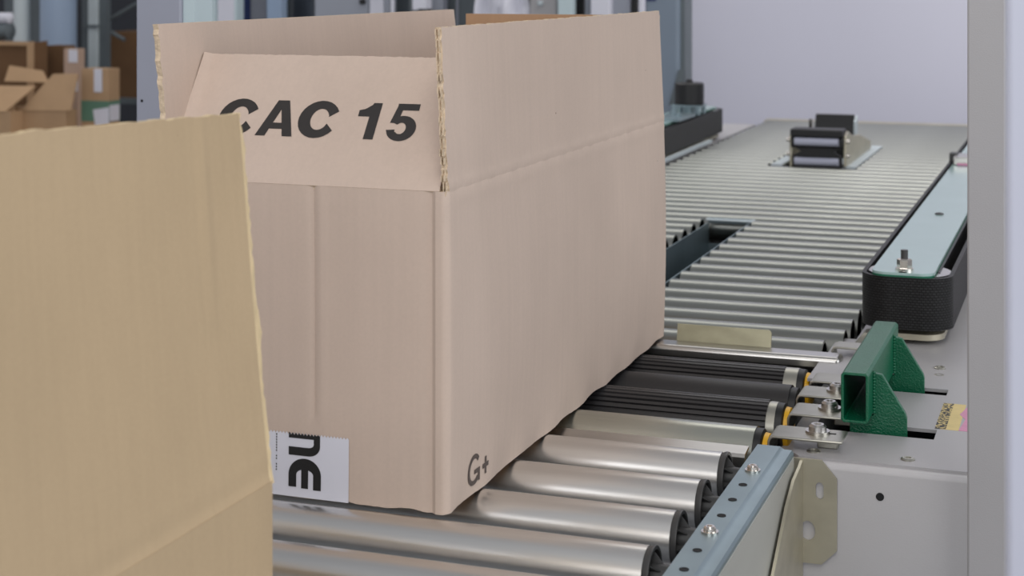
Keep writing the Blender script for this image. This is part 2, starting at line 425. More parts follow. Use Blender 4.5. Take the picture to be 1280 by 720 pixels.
P += [[(NX1 - .0067, .0500), (NX1, .0500), (NX1, .0612), (NX1 - .0067, .0612)]]
P += strip(arc_pts(NX1 - .012, .0510, .0120, .0100, 0, -90, 10), arc_pts(NX1 - .0125, .0525, .0058, .0035, 0, -90, 10))
P += [[(NX0, .0410), (NX1 - .0118, .0410), (NX1 - .0118, .0490), (NX0, .0490)]]
plane_polys(m, P, front_fn, .0010)
pr = m.build('printed_letter', 'label_ink', lab); pr['label'] = 'heavy black n printed sideways'
m = MB(); P = []
EX0, EX1, ZB, ZT = -.7314, -.6968, .0099, .0385
ecx = (EX0 + EX1) / 2
P += strip(arc_pts(ecx, .0225, (EX1 - EX0) / 2, .0160, 0, 180, 20), arc_pts(ecx, .0225, .0090, .0055, 0, 180, 20))
P += [[(EX0, ZB + .0008), (EX0 + .0083, ZB + .0008), (EX0 + .0083, .0226), (EX0, .0226)], [(EX1 - .0083, ZB - .0006), (EX1, ZB - .0006), (EX1, .0226), (EX1 - .0083, .0226)],
      [(ecx - .0037, ZB), (ecx + .0037, ZB), (ecx + .0037, .030), (ecx - .0037, .030)]]
plane_polys(m, P, front_fn, .0010)
pr = m.build('printed_letter', 'label_ink', lab); pr['label'] = 'heavy black e printed sideways'
m = MB(); P = []
for i in range(14):
    z = .060 - i * .0026
    if i in (7, 10): continue
    P.append([(-.7452, z), (-.7440, z), (-.7440, z - .0016), (-.7452, z - .0012)])
plane_polys(m, P, front_fn, .0010)
pr = m.build('small_print', 'label_ink', lab); pr['label'] = 'tiny black print along the label edge'; pr['kind'] = 'stuff'

# ------------------------------------------------------------------ the following carton, close to the camera
QX, QW, QY0, QY1, QB, QF = -.5665, .36, .44, 1.062, .132, .268
c2 = thing('tan_carton', (QX - QW / 2, (QY0 + QY1) / 2, 0), 'tan kraft carton nearest the camera at lower left, tall side flap raised', 'carton')
m = MB()
o2 = rr_outline(QX - QW, QX, QY0, QY1, .006, .03); i2 = rr_outline(QX - QW + .005, QX - .005, QY0 + .005, QY1 - .005, .003, .03)
n = len(o2); k = len(i2)
m.add([(x, y, z) for z in (.0006, QB) for x, y in o2], [(i, (i + 1) % n, n + (i + 1) % n, n + i) for i in range(n)])
m.add([(x, y, z) for z in (QB, .004) for x, y in i2], [(i, k + i, k + (i + 1) % k, (i + 1) % k) for i in range(k)] + [tuple(range(k, 2 * k))], 1)
m.build('body', ['kraft_tan', 'kraft_inner'], c2)
def tall_flap(u, v):
    y = QY0 + .003 + u * (QY1 - QY0 - .004)
    x = QX - .0025 - .027 * v ** .8 * (.3 + .7 * u) - .0012 * ridge(v - .03, .014)
    z = QB - .002 + v * (QF + .002) + .024 * (1 - u) * v
    if u == 1:
        y += .0014 * jag[int(v * 90)] + (.004 * ridge(v - .42, .05) - .004 * ridge(v - .98, .03))
    x += .0022 * ridge((u - .895) * .62, .006) * (1 if v > .45 else 0) * ridge(v - .8, .3)
    if v == 1: z += .0008 * jag[int(u * 50) + 100]
    return (x, y, z)
m = MB(); m.sheet(120, 50, tall_flap, lambda u, v: (1, 0, 0), .005, 0, 1)
for j in range(50):            # last column of faces in the paler edge colour
    for q in (0, 1): m.mi[(j * 120 + 119) * 2 + q] = 1
m.build('side_flap', ['kraft_tan', 'kraft_tan_edge'], c2)
m = MB(); m.sheet(10, 10, lambda u, v: (QX - QW + .0025 - .03 * v, QY0 + .003 + u * (QY1 - QY0 - .006), QB - .002 + v * QF), lambda u, v: (1, 0, 0), .005, 0, 1)
m.build('side_flap', ['kraft_tan', 'kraft_tan_edge'], c2)
for y, s in ((QY1 - .003, -1), (QY0 + .003, 1)):
    m = MB(); m.sheet(10, 6, lambda u, v: (QX - QW + .010 + u * (QW - .020), y + s * (.004 + .11 * v), QB - .001 - .05 * v), lambda u, v: (0, s * .4, 1), .005, 0, 1)
    m.build('end_flap', ['kraft_tan', 'kraft_tan_edge'], c2)

# ------------------------------------------------------------------ infeed roller conveyor
XR = -.371; XL = -1.062
conv = thing('roller_conveyor', (-.716, 1.1, FLOOR), 'steel roller conveyor carrying the two front cartons, zinc side rails', 'conveyor')
rm = MB(); rm.lathe([(0, .021), (0, .025), (XR - XL, .025), (XR - XL, .0225)], n=48, caps=False); rm = rm.mesh('roller', 'roller_steel')
cm = MB(); cm.lathe([(-.004, .0225), (.004, .0258), (.0065, .0255), (.0065, .0225), (-.010, .0205), (-.010, .012), (.022, .0105), (.030, .0105), (.030, .004)], n=40)
for a in range(6):
    an = a * pi / 3 + .3; d = (cos(an), sin(an))
    vs = [(-.009, d[0] * .011, d[1] * .011), (-.009, d[0] * .0215, d[1] * .0215), (.003, d[0] * .0222, d[1] * .0222), (.014, d[0] * .0105, d[1] * .0105)]
    off = (0, -d[1] * .0008, d[0] * .0008)
    cm.add([tuple(v[i] + off[i] for i in range(3)) for v in vs] + [tuple(v[i] - off[i] for i in range(3)) for v in vs], [(0, 1, 2, 3), (7, 6, 5, 4), (0, 4, 5, 1), (1, 5, 6, 2), (2, 6, 7, 3), (3, 7, 4, 0)])
cm = cm.mesh('end_cap', 'plastic_dark')
am = MB(); am.lathe([(.028, .0055), (.050, .0055)], n=6); am = am.mesh('axle', 'chrome')
for i in range(13):
    y = 1.684 - .1 * i
    r_ = bpy.data.objects.new('roller', rm); COL.objects.link(r_); r_.location = (XL, y, -.0255); hang(r_, conv)
    e_ = bpy.data.objects.new('end_cap', cm); COL.objects.link(e_); e_.location = (XR, y, -.0255); hang(e_, r_)
    x_ = bpy.data.objects.new('axle', am); COL.objects.link(x_); x_.location = (XR, y, -.0255); hang(x_, r_)
def c_rail(x0, x1, s):
    """zinc channel: top flange with a pressed step, outer web, lip"""
    m = MB(); Y0_, Y1_ = .36, 1.70
    P = [(x0, .0075), (x0 + .024 * s, .0075), (x0 + .026 * s, .0060), (x0 + .028 * s, .0048), (x1 - .001 * s, .0046), (x1 + .001 * s, .002), (x1 + .001 * s, -.118), (x0 + .012 * s, -.118), (x0 + .012 * s, -.115), (x1 - .002 * s, -.115), (x1 - .002 * s, -.001), (x0 + .026 * s, .0022), (x0 + .003 * s, .0045), (x0 + .003 * s, -.012), (x0, -.012)]
    m.prism(P, lambda p, q, t: (p, t, q), Y0_, Y1_)
    return m
rail = c_rail(-.336, -.299, 1).build('side_rail', ['zinc_plate'], conv)
m = MB(); m.box(-.2979, -.2969, .37, 1.695, -.117, -.0015); m.build('lit_web_skin', 'web_lit', rail)  # thin skin added over the outer web, coloured brighter as if lit
c_rail(-1.098, -1.135, -1).build('side_rail', ['zinc_plate'], conv)
sm = screw_mesh(.0058, .006).mesh('screw', 'chrome')
hm = MB(); hm.lathe([(0, .0042), (.0006, .0042), (.0006, .0030), (.0002, .0029)], axis='z', n=16); hm = hm.mesh('rail_hole', 'dark_void')
for i in range(16):
    y = 1.6066 - .0479 * i
    o_ = bpy.data.objects.new('screw' if i % 4 == 0 else 'rail_hole', sm if i % 4 == 0 else hm); COL.objects.link(o_)
    o_.location = (-.3225, y, .0075); hang(o_, rail)
for x in (-.318, -1.116):
    for y in (.5, 1.45):
        m = MB(); m.box(x - .017, x + .017, y - .02, y + .02, FLOOR + .012, -.116); m.box(x - .045, x + .045, y - .045, y + .045, FLOOR, FLOOR + .012)
        m.build('leg', 'zinc_plate', conv)
# fixing bracket between rail end and machine
gb = thing('fixing_bracket', (-.30, 1.70, -.12), 'bent zinc fixing bracket with slot and hole joining conveyor rail to the grey machine', 'bracket')
m = MB()
XG = -.2925
P = [(1.7165, -.0085), (1.700, -.012), (1.664, -.016), (1.625, -.031), (1.548, -.076), (1.500, -.150), (1.7165, -.150)]
m.prism(P, lambda p, q, t: (t, p, q), XG - .0015, XG + .0015)
m.build('gusset', 'yellow_zinc', gb)
m = MB()
A, B = XG - .018, -.2555
OUT = [(A, -.0075), (B - .016, -.0075), (B, -.026), (B, -.101), (B - .016, -.117), (A, -.117)]
def plate_with_holes(m, outer, holes, fn, a, b):
    """flat plate with openings: bmesh fill of the outline and its holes"""
    import bmesh
    bm = bmesh.new(); rings = []
    for ring in [outer] + holes:
        v = [bm.verts.new((p, q, 0)) for p, q in ring]; rings.append(v)
        for i in range(len(v)): bm.edges.new((v[i], v[(i + 1) % len(v)]))
    bmesh.ops.triangle_fill(bm, use_beauty=True, edges=bm.edges[:])
    bm.verts.index_update(); vs = [v.co for v in bm.verts]; fs = [tuple(v.index for v in f.verts) for f in bm.faces]
    o = m.add([fn(v.x, v.y, a) for v in vs] + [fn(v.x, v.y, b) for v in vs], [f for f in fs] + [tuple(len(vs) + i for i in reversed(f)) for f in fs])
    for ring in rings:
        ids = [v.index for v in ring]
        for i in range(len(ids)):
            p, q = ids[i], ids[(i + 1) % len(ids)]; m.f.append((o + p, o + q, o + len(vs) + q, o + len(vs) + p)); m.mi.append(0)
    bm.free()
slot = arc_pts(-.2735, -.0355, .0042, .0048, 0, 180, 10) + arc_pts(-.2735, -.0440, .0042, .0048, 180, 360, 10)
hole = arc_pts(-.2860, -.0830, .0080, .0105, 0, 345, 22)
plate_with_holes(m, OUT, [slot, hole], lambda p, q, t: (p, t, q), 1.7155, 1.7185)
m.build('face_plate', 'yellow_zinc', gb)

# ------------------------------------------------------------------ the machine bed
mach = thing('machine_bed', (-.6, 3.6, FLOOR), 'grey carton sealing machine bed with galvanised roller table behind the printed carton', 'machine')
XE = .22
m = MB(); m.box(-.352, XE, 1.7195, 1.735, FLOOR, -.0115)
fp = m.build('front_panel', 'paint_panel', mach, bevel=.006, segs=4)
p = on_y(1100, 621, 1.7195)
m = MB(); m.lathe([(-.0006, .0042), (.0006, .0042)], c=(p.x, p.y, p.z), axis='y', n=20); m.build('panel_hole', 'dark_void', fp)
m = MB()
plate_with_holes(m, [(-.313, 1.79), (-.305, 1.738), (-.298, 1.729), (XE, 1.729), (XE, 1.838), (-.313, 1.838)], [], lambda p, q, t: (p, q, t), -.0125, -.0085)
m.box(-.168, XE, 1.838, 1.879, -.0125, -.0085)
m.box(-.262, XE, 1.879, 2.037, -.0125, -.0085)
m.box(-.1712, XE, 2.037, 2.0665, -.0125, -.0085)
m.box(-.345, XE, 2.0665, 2.166, -.0125, -.0085)
m.box(-.318, XE, 2.1675, 5.6, -.0165, -.0105)
m.box(-.345, -.318, 2.1675, 2.33, -.0165, -.0125)
m.box(-1.222, -1.115, 1.74, 5.6, -.0165, -.0105)
dk = m.build('deck_plate', 'paint_grey', mach)
flat = MB(); flat.lathe([(0, .0075), (.0012, .0075), (.0022, .0060), (.0022, .0036), (.0008, .0034)], axis='z', n=20); flat = flat.mesh('screw', 'bracket_steel')
for q in ((1017, 565), (1135, 575), (1174, 469), (1175, 459)):
    p = on_z(*q, -.009); o_ = bpy.data.objects.new('screw', flat); COL.objects.link(o_); o_.location = (p.x, p.y, -.0085 if q[1] > 500 else -.0105); hang(o_, dk)
# side frames, void, legs
for x0, x1 in ((-.345, -.322), (-1.115, -1.09)):
    m = MB(); m.box(x0, x1, 1.74, 5.66, -.24, -.047); m.build('side_frame', 'paint_grey', mach)
m = MB(); m.box(-1.09, -.345, 1.74, 5.66, -.30, -.29); m.box(-.345, XE, 1.735, 5.6, -.30, -.29); m.build('shade_tray', 'dark_void', mach)  # near-black sheet put in for the shade under the rollers
m = MB(); m.box(-1.222, -.352, 1.74, 1.75, FLOOR, -.05); m.box(XE - .02, XE, 1.735, 5.6, FLOOR, -.0165); m.box(-1.222, -1.21, 1.75, 5.6, FLOOR, -.0165); m.box(-1.222, XE, 5.6, 5.62, FLOOR, -.06)
m.build('skirt_panel', 'paint_panel', mach)
# cross bars
m = MB(); m.prism([(1.722, -.030), (1.722, -.0150), (1.7245, -.0115), (1.745, -.0085), (1.745, -.0115), (1.7260, -.0145), (1.7245, -.030)], lambda p, q, t: (t, p, q), -1.07, -.3545)
m.build('crossbar', 'stainless', mach)
m = MB(); m.box(-1.07, -.3180, 2.158, 2.196, -.0215, -.0020)
m.build('crossbar', 'stainless', mach, bevel=.006, segs=4)
gp = MB(); gp.prism([(-.548, -.010), (-.4165, -.010), (-.4165, .0150), (-.4195, .0185), (-.548, .0185)], lambda p, q, t: (p, t + q * .25, q), 2.2000, 2.2025)
gp.build('guide_plate', 'guide_zinc', mach)
# driven rollers under the carton
def drive(y, xr, rad, prof, z, mats, name='drive_roller', ring=True):
    m = MB(); m.add([], [])
    n_ = len(prof)
    vs = [(x, y + a, z + b) for x in (-1.06, xr) for a, b in prof]
    m.add(vs, [tuple(range(n_)), tuple(range(2 * n_ - 1, n_ - 1, -1))] + [(i, (i + 1) % n_, n_ + (i + 1) % n_, n_ + i) for i in range(n_)])
    o_ = m.build(name, mats, mach)
    return o_
def circ(r, n_=48): return [(r * cos(2 * pi * i / n_), r * sin(2 * pi * i / n_)) for i in range(n_)]
def rib(r, N_=30, d=.0028):
    pts = []
    for i in range(N_):
        a = 2 * pi * i / N_; s = 2 * pi / N_
        for da, rr in ((.0, r), (.56, r), (.70, r - d), (.88, r - d)): pts.append((rr * cos(a + da * s), rr * sin(a + da * s)))
    return pts
def cap(parent, x, y, z, r, ring_to=None, yel=True):
    if ring_to:
        m = MB(); m.lathe([(x, r - .001), (ring_to, r - .001), (ring_to, r - .006)], c=(0, y, z), n=40); m.build('steel_ring', 'bracket_steel', parent); x = ring_to
    m = MB(); m.lathe([(x, r - .0015), (x + .008, r - .002), (x + .010, r - .006), (x + .010, .008)], c=(0, y, z), n=40); m.build('end_cap', 'plastic_black', parent)
    if yel:
        m = MB(); m.lathe([(x + .009, r - .0055), (x + .0150, r - .0065), (x + .0160, r - .009), (x + .0160, .008)], c=(0, y, z), n=40); m.build('bearing_cover', 'plastic_yellow', parent)
RA = .032
o_ = drive(1.795, -.3560, RA, circ(RA), -RA - .001, 'galvanised'); cap(o_, -.3560, 1.795, -RA - .001, RA)
o_ = drive(1.915, -.3640, RA + .001, rib(RA + .001), -RA - .002, 'rubber_rib'); cap(o_, -.3640, 1.915, -RA - .002, RA, -.3540)
o_ = drive(2.004, -.3540, RA + .001, circ(RA + .001), -RA - .005, 'rubber'); cap(o_, -.3540, 2.004, -RA - .005, RA, None, False)
o_ = drive(2.090, -.3760, RA, rib(RA), -RA - .002, 'rubber_rib'); cap(o_, -.3760, 2.090, -RA - .002, RA, -.3590)
# axle clips with screws
clip_scr = screw_mesh(.0098, .0095).mesh('screw', 'stainless')
def clip(x0, x1, y0, y1, z, scr=None, bend=.022):
    m = MB(); t = .003
    P = [(x0, z - bend), (x0, z - .006), (x0 + .002, z - .0015), (x0 + .006, z), (x1, z), (x1, z - t), (x0 + .0065, z - t), (x0 + .0045, z - .004), (x0 + t, z - .007), (x0 + t, z - bend)]
    m.prism(P, lambda p, q, s: (p, s, q), y0, y1)
    m.box(x0 + .050, x1 - .008, y0 + .022, y1 - .006, -.0087, z - t)
    c_ = m.build('axle_clip', 'bracket_steel', mach, bevel=.0012)
    if scr:
        o_ = bpy.data.objects.new('screw', clip_scr); COL.objects.link(o_); o_.location = (scr[0], scr[1], z); hang(o_, c_)
        m = MB(); m.box(scr[0] + .012, scr[0] + .020, scr[1] - .0016, scr[1] + .0016, z - .0005, z + .0003); m.build('slot', 'dark_void', c_)
clip(-.334, -.2540, 1.742, 1.788, .006, (-.2845, 1.771))
clip(-.330, -.2450, 1.838, 1.890, .006, (-.2870, 1.872))
clip(-.335, -.2450, 1.924, 1.972, .006, (-.2905, 1.956))
clip(-.3330, -.2450, 2.004, 2.050, .004)
clip(-.336, -.2600, 2.205, 2.240, .003)
m = MB(); m.prism([(-.318, -.010), (-.300, .012), (-.286, .012), (-.286, -.010)], lambda p, q, s: (p, s, q), 2.262, 2.290); m.build('corner_tab', 'bracket_steel', mach)
# the roller table
PITCH, RR = .0755, .0285
SL0, SL1 = (-.762, -.670, 3.335), (-.825, -.600)
def table_roller(x0, x1, end):
    m = MB()
    m.lathe([(x0, RR - .003), (x0 + .0005, RR), (x1 - .0005, RR), (x1, RR - .003)], c=(0, 0, 0), n=28, caps=False)
    m.lathe([(x0 + .002, RR - .003), (x0 + .002, .006)], n=20, mi=1, caps=False); m.lathe([(x1 - .002, RR - .003), (x1 - .002, .006)], n=20, mi=1, caps=True)
    return m.mesh('table_roller', ['galvanised_table', end])
cache = {}
for i in range(46):
    y = 2.250 + PITCH * i
    if i == 0: spans = [(-1.07, -.352)]
    elif y < SL0[2] - .02: spans = [(-1.085, SL0[0] - .008), (SL0[1] + .006, -.334)]
    elif 4.34 < y < 4.96: spans = [(-1.085, SL1[0] - .006), (SL1[1] + .006, -.334)]
    else: spans = [(-1.085, -.334)]
    for sp in spans:
        if sp not in cache: cache[sp] = table_roller(*sp, 'plastic_black' if sp[1] < -.7 or i == 0 else 'rack_grey')
        o_ = bpy.data.objects.new('table_roller', cache[sp]); COL.objects.link(o_); o_.location = (0, y, -RR); hang(o_, mach)
# slot linings
m = MB()
m.box(SL0[0] - .002, SL0[0], 2.29, SL0[2], -.16, -.012); m.box(SL0[1], SL0[1] + .002, 2.29, SL0[2], -.16, -.004)
m.box(SL0[0], SL0[1], SL0[2] - .002, SL0[2], -.16, -.055); m.box(SL0[0], SL0[1], SL0[2] - .004, SL0[2], -.012, -.002)
sl = m.build('slot_lining', 'zinc_plate', mach)
m = MB(); m.box(SL0[0] - .004, SL0[1] + .004, SL0[2] - .018, SL0[2] + .012, -.006, -.003); m.build('slot_lip', 'rack_white', mach, bevel=.001)  # galvanised lip; its bright sheen is put in as white colour
m = MB(); m.box(SL1[0], SL1[0] + .030, 4.36, 4.94, -.010, -.003); m.box(-.662, -.640, 4.36, 4.94, -.010, -.003); m.box(-.632, SL1[1], 4.36, 4.94, -.010, -.003)
m.box(SL1[0], SL1[1], 4.36, 4.94, -.16, -.15)
m.build('slot_rail', 'rack_white', mach)
m = MB(); m.box(-1.10, -.32, 5.685, 5.76, -.03, -.002); m.build('end_strip', 'yellow_zinc', mach)
# warning sticker
st = MB(); a = (-.1712, 1.8830, -.1280, 2.0000)
st.box(a[0], a[0] + .012, a[1], a[3], -.0087, -.0083)
st.box(a[0] + .012, a[0] + .026, a[1], a[3], -.0087, -.0083, 1)
st.prism([(a[0] + .026, a[1]), (a[2] + .02, a[1]), (a[2] + .02, a[3]), (a[0] + .030, a[3]), (a[0] + .022, a[1] + .07), (a[0] + .030, a[1] + .05)], lambda p, q, t: (p, q, t), -.0087, -.0082, 2)
s_ = st.build('warning_sticker', ['sticker_print', 'sticker_yellow', 'sticker_pink'], dk); s_['label'] = 'yellow and pink warning sticker with worn black print'

# ------------------------------------------------------------------ green welded bracket
gr = thing('green_bracket', (-.25, 1.95, -.012), 'green painted welded tube bracket with two gussets on grey deck', 'bracket')
m = MB(); x0, x1, z0, z1, y0, y1, t = -.2655, -.2355, .0085, .0640, 1.8120, 2.0980, .003
def tube(m, x0, x1, z0, z1, y0, y1, t, r=.003):
    O = [(x0 + r, z0), (x1 - r, z0), (x1, z0 + r), (x1, z1 - r), (x1 - r, z1), (x0 + r, z1), (x0, z1 - r), (x0, z0 + r)]
    I = [(x0 + t + .001, z0 + t), (x1 - t - .001, z0 + t), (x1 - t, z0 + t + .001), (x1 - t, z1 - t - .001), (x1 - t - .001, z1 - t), (x0 + t + .001, z1 - t), (x0 + t, z1 - t - .001), (x0 + t, z0 + t + .001)]
    vs = [(p, y, q) for y in (y0, y1) for p, q in O] + [(p, y, q) for y in (y0, y1) for p, q in I]
    fs = []
    for i in range(8):
        j = (i + 1) % 8
        fs += [(i, j, 8 + j, 8 + i), (16 + i, 24 + i, 24 + j, 16 + j), (i, 16 + i, 16 + j, j), (8 + i, 8 + j, 24 + j, 24 + i)]
    m.add(vs, fs)
tube(m, x0, x1, z0, z1, y0, y1, t)
m.build('tube', 'paint_green', gr, bevel=.0008)
for y in (1.8560, 2.0510):
    m = MB()
    P = [(x1, .0560), (x1 + .010, .0545), (-.2000, .0130), (-.1985, .0080), (-.1985, -.030), (x0 + .004, -.030), (x0 + .004, z0), (x1, z0)]
    m.prism(P, lambda p, q, s: (p, s, q), y - .0035, y + .0035)
    # weld bead against the tube
    for i in range(14): m.lathe([(-.002, .0012), (0, .0026), (.002, .0012)], c=(x1 + .0008, y - .0045, z0 + .004 + i * .0034), axis='z', n=8)
    m.build('gusset', 'paint_green', gr, bevel=.0008)

# ------------------------------------------------------------------ side belt drives
def loop_pts(x0, x1, y0, y1, r, ds=.006):
    return rr_outline(x0, x1, y0, y1, r, ds) if r < .02 else rr_round(x0, x1, y0, y1, r, ds)
def rr_round(x0, x1, y0, y1, r, ds):
    pts = []
    def seg(ax, ay, bx, by, n):
        for i in range(n): pts.append((ax + (bx - ax) * i / n, ay + (by - ay) * i / n))
    def cor(cx, cy, a0):
        for i in range(14): a = a0 + pi / 2 * i / 14; pts.append((cx + r * cos(a), cy + r * sin(a)))
    seg(x0 + r, y0, x1 - r, y0, 10); cor(x1 - r, y0 + r, -pi / 2); seg(x1, y0 + r, x1, y1 - r, 30); cor(x1 - r, y1 - r, 0)
    seg(x1 - r, y1, x0 + r, y1, 10); cor(x0 + r, y1 - r, pi / 2); seg(x0, y1 - r, x0, y0 + r, 30); cor(x0 + r, y0 + r, pi)
    return pts
def belt(m, x0, x1, y0, y1, z0, z1, r, t, mi=0):
    O = rr_round(x0, x1, y0, y1, r, 0); I = rr_round(x0 + t, x1 - t, y0 + t, y1 - t, r - t, 0); n = len(O)
    o = m.add([(p, q, z) for z in (z0, z1) for p, q in O] + [(p, q, z) for z in (z0, z1) for p, q in I], [])
    for i in range(n):
        j = (i + 1) % n
        for f in ((i, j, n + j, n + i), (2 * n + i, 3 * n + i, 3 * n + j, 2 * n + j), (i, 2 * n + i, 2 * n + j, j), (n + i, n + j, 3 * n + j, 3 * n + i)):
            m.f.append(tuple(o + q for q in f)); m.mi.append(mi)
    return O
def belt_uv(ob, O, z0):
    me = ob.data; uv = me.uv_layers.new(name='UVMap'); acc = [0]
    for i in range(len(O)): p, q = O[i], O[(i + 1) % len(O)]; acc.append(acc[-1] + sqrt((p[0] - q[0]) ** 2 + (p[1] - q[1]) ** 2))
    n = len(O)
    for pl in me.polygons:
        ids = [me.loops[l].vertex_index % n for l in pl.loop_indices]; wrap = max(ids) - min(ids) > 1
        for l in pl.loop_indices:
            vi = me.loops[l].vertex_index; k = vi % n; u = acc[k] if not (wrap and k == 0) else acc[n]
            uv.data[l].uv = (u, me.vertices[vi].co.z)
def belt_drive(label, x0, x1, y0, y1, inner):
    z0, z1 = .012, .084
    t_ = thing('side_belt_drive', ((x0 + x1) / 2, (y0 + y1) / 2, -.0105), label, 'belt drive', 'side belt drives')
    m = MB(); O = belt(m, x0, x1, y0, y1, z0, z1, .042, .006); b = m.build('belt', 'belt_lug', t_); belt_uv(b, O, z0)
    m = MB(); ins = .016
    P = rr_round(x0 + ins, x1 - ins - .008, y0 + .004, y1 - .004, .020, 0)
    m.prism(P, lambda p, q, s: (p, q, s), .0865, .0900)
    m.prism(P, lambda p, q, s: (p, q, s), .0835, .0865, 1)
    tp = m.build('top_plate', ['plate_mint', 'plate_edge_green'], t_)
    m = MB(); m.box(x0 + .02, x1 - .02, y0 + .06, y1 - .06, .016, .0835); m.build('core_beam', 'plastic_black', t_)
    for y in (y0 + .070, y1 - .070):
        m = MB(); xc = (x0 + x1) / 2; rp = (x1 - x0) / 2 - .008
        m.lathe([(.010, .02), (.010, rp - .004), (.014, rp), (.075, rp), (.080, rp + .003), (.0825, rp + .003), (.0825, .02)], c=(xc, y, 0), axis='z', n=36); m.build('pulley', 'stainless', t_)
    m = MB(); m.prism(rr_round(x0 + .016, x1 - .012, y0 + .012, y1 - .012, .03, 0), lambda p, q, s: (p, q, s), -.004, .004)
    for y in (y0 + .25, (y0 + y1) / 2, y1 - .25): m.box((x0 + x1) / 2 - .03, (x0 + x1) / 2 + .03, y - .04, y + .04, -.0105, .016)
    m.build('lower_plate', 'yellow_zinc', t_)
    return t_, tp
rb, rtp = belt_drive('black side belt drive with mint top plate and big nut, right of the roller table', -.3125, -.187, 2.300, 5.10, -1)
# tension bolt with nut, plate screw, pivot block
m = MB(); c_ = (-.2530, 2.3300, 0)
m.lathe([(.090, .0125), (.093, .0125)], c=c_, axis='z', n=24); m.lathe([(.093, .0105), (.1045, .0105), (.106, .0085)], c=c_, axis='z', n=6)
m.lathe([(.106, .0050), (.118, .0050)], c=c_, axis='z', n=16, mi=1); m.lathe([(.070, .006), (.090, .006)], c=(c_[0], c_[1] - .020, 0), axis='z', n=14, mi=1)
m.build('tension_bolt', ['chrome', 'plastic_dark'], rb)
p = on_z(1174, 268, .09); m = MB(); m.lathe([(.090, .0075), (.0925, .007), (.0925, .004), (.0910, .004)], c=(p.x, p.y, 0), axis='z', n=20); m.build('screw', 'plastic_dark', rb)
p = on_z(1200, 205, .09); m = MB()
m.box(p.x - .012, p.x + .05, p.y - .03, p.y + .06, .090, .108); m.box(p.x - .024, p.x - .006, p.y + .01, p.y + .05, .090, .112, 1); m.box(p.x - .004, p.x + .05, p.y - .036, p.y - .030, .090, .095, 2)
m.build('pivot_block', ['stainless', 'plastic_dark', 'sticker_pink'], rb, bevel=.002)
lb, ltp = belt_drive('black side belt drive with motor on top, left of the roller table', -1.2450, -1.1130, 2.40, 5.10, 1)
m = MB(); m.lathe([(.118, .040), (.120, .044), (.181, .044), (.184, .040), (.184, .012), (.194, .008), (.194, .003)], c=(-1.152, 4.78, 0), axis='z', n=32); m.build('motor', 'plastic_black', lb)
m = MB()
for dx, dy in ((-.035, -.035), (.035, -.035), (-.035, .035), (.035, .035)): m.lathe([(.090, .007), (.118, .007)], c=(-1.152 + dx, 4.78 + dy, 0), axis='z', n=10)
m.box(-1.198, -1.108, 4.735, 4.825, .114, .1185); m.lathe([(.090, .02), (.114, .02)], c=(-1.152, 4.78, 0), axis='z', n=16)
m.box(-1.19, -1.115, 4.50, 4.70, .090, .098); m.lathe([(.098, .012), (.112, .012), (.112, .006), (.122, .006)], c=(-1.16, 4.62, 0), axis='z', n=6); m.lathe([(.098, .009), (.110, .009)], c=(-1.13, 4.56, 0), axis='z', n=6)
m.build('motor_mount', 'zinc_plate', lb)
m = MB(); m.box(-1.112, -1.100, 2.45, 4.86, -.0025, .006); m.build('guide_strip', 'rack_white', lb)

# ------------------------------------------------------------------ lower tape head rising through the table
th = thing('tape_head', (-.70, 4.55, -.15), 'small black taping head with two grey rollers rising through the roller table', 'taping head')
for x0, x1 in ((-.776, -.768), (-.632, -.624)):
    m = MB(); m.prism([(4.36, -.150), (4.36, .078), (4.40, .088), (4.48, .070), (4.62, .060), (4.86, .020), (4.86, -.150)], lambda p, q, s: (s, p, q), x0, x1); m.build('side_plate', 'yellow_zinc', th, bevel=.002)
m = MB(); m.box(-.770, -.630, 4.334, 4.40, .0745, .096); m.box(-.770, -.630, 4.345, 4.37, .045, .0745); m.build('front_cover', 'plastic_black', th, bevel=.004)
m = MB(); m.prism([(-.766, .0500), (-.634, .0500), (-.656, .0360), (-.634, .0235), (-.634, -.02), (-.766, -.02), (-.766, .0235), (-.744, .0360)], lambda p, q, s: (p, s, q), 4.350, 4.358); m.box(-.742, -.658, 4.352, 4.40, -.004, .034); m.build('middle_cover', 'plastic_black', th)
for z in (.0625, .0100):
    m = MB(); m.lathe([(-.758, .006), (-.758, .0105), (-.642, .0105), (-.642, .006)], c=(0, 4.340, z), n=24); m.build('press_roller', 'roller_grey', th)
m = MB(); m.prism([(4.70, -.02), (4.70, .030), (4.74, .104), (4.752, .104), (4.752, -.02)], lambda p, q, s: (s, p, q), -.767, -.656); m.build('rear_arm', 'plastic_black', th, bevel=.002)
m = MB(); m.prism([(4.72, -.02), (4.72, .085), (4.76, .100), (4.76, -.02)], lambda p, q, s: (s, p, q), -.655, -.649); m.build('arm_guard', 'rack_white', th)
m = MB()
for y, z in ((4.344, .064), (4.344, .026)):
    for x in (-.780, -.622): m.lathe([(x - .004, .006), (x + .006, .006)], c=(0, y + .02, z), n=12)
m.bar((-.745, 4.52, .06), (-.745, 4.52, .108), .005)
m.build('pivot_pin', 'chrome', th)

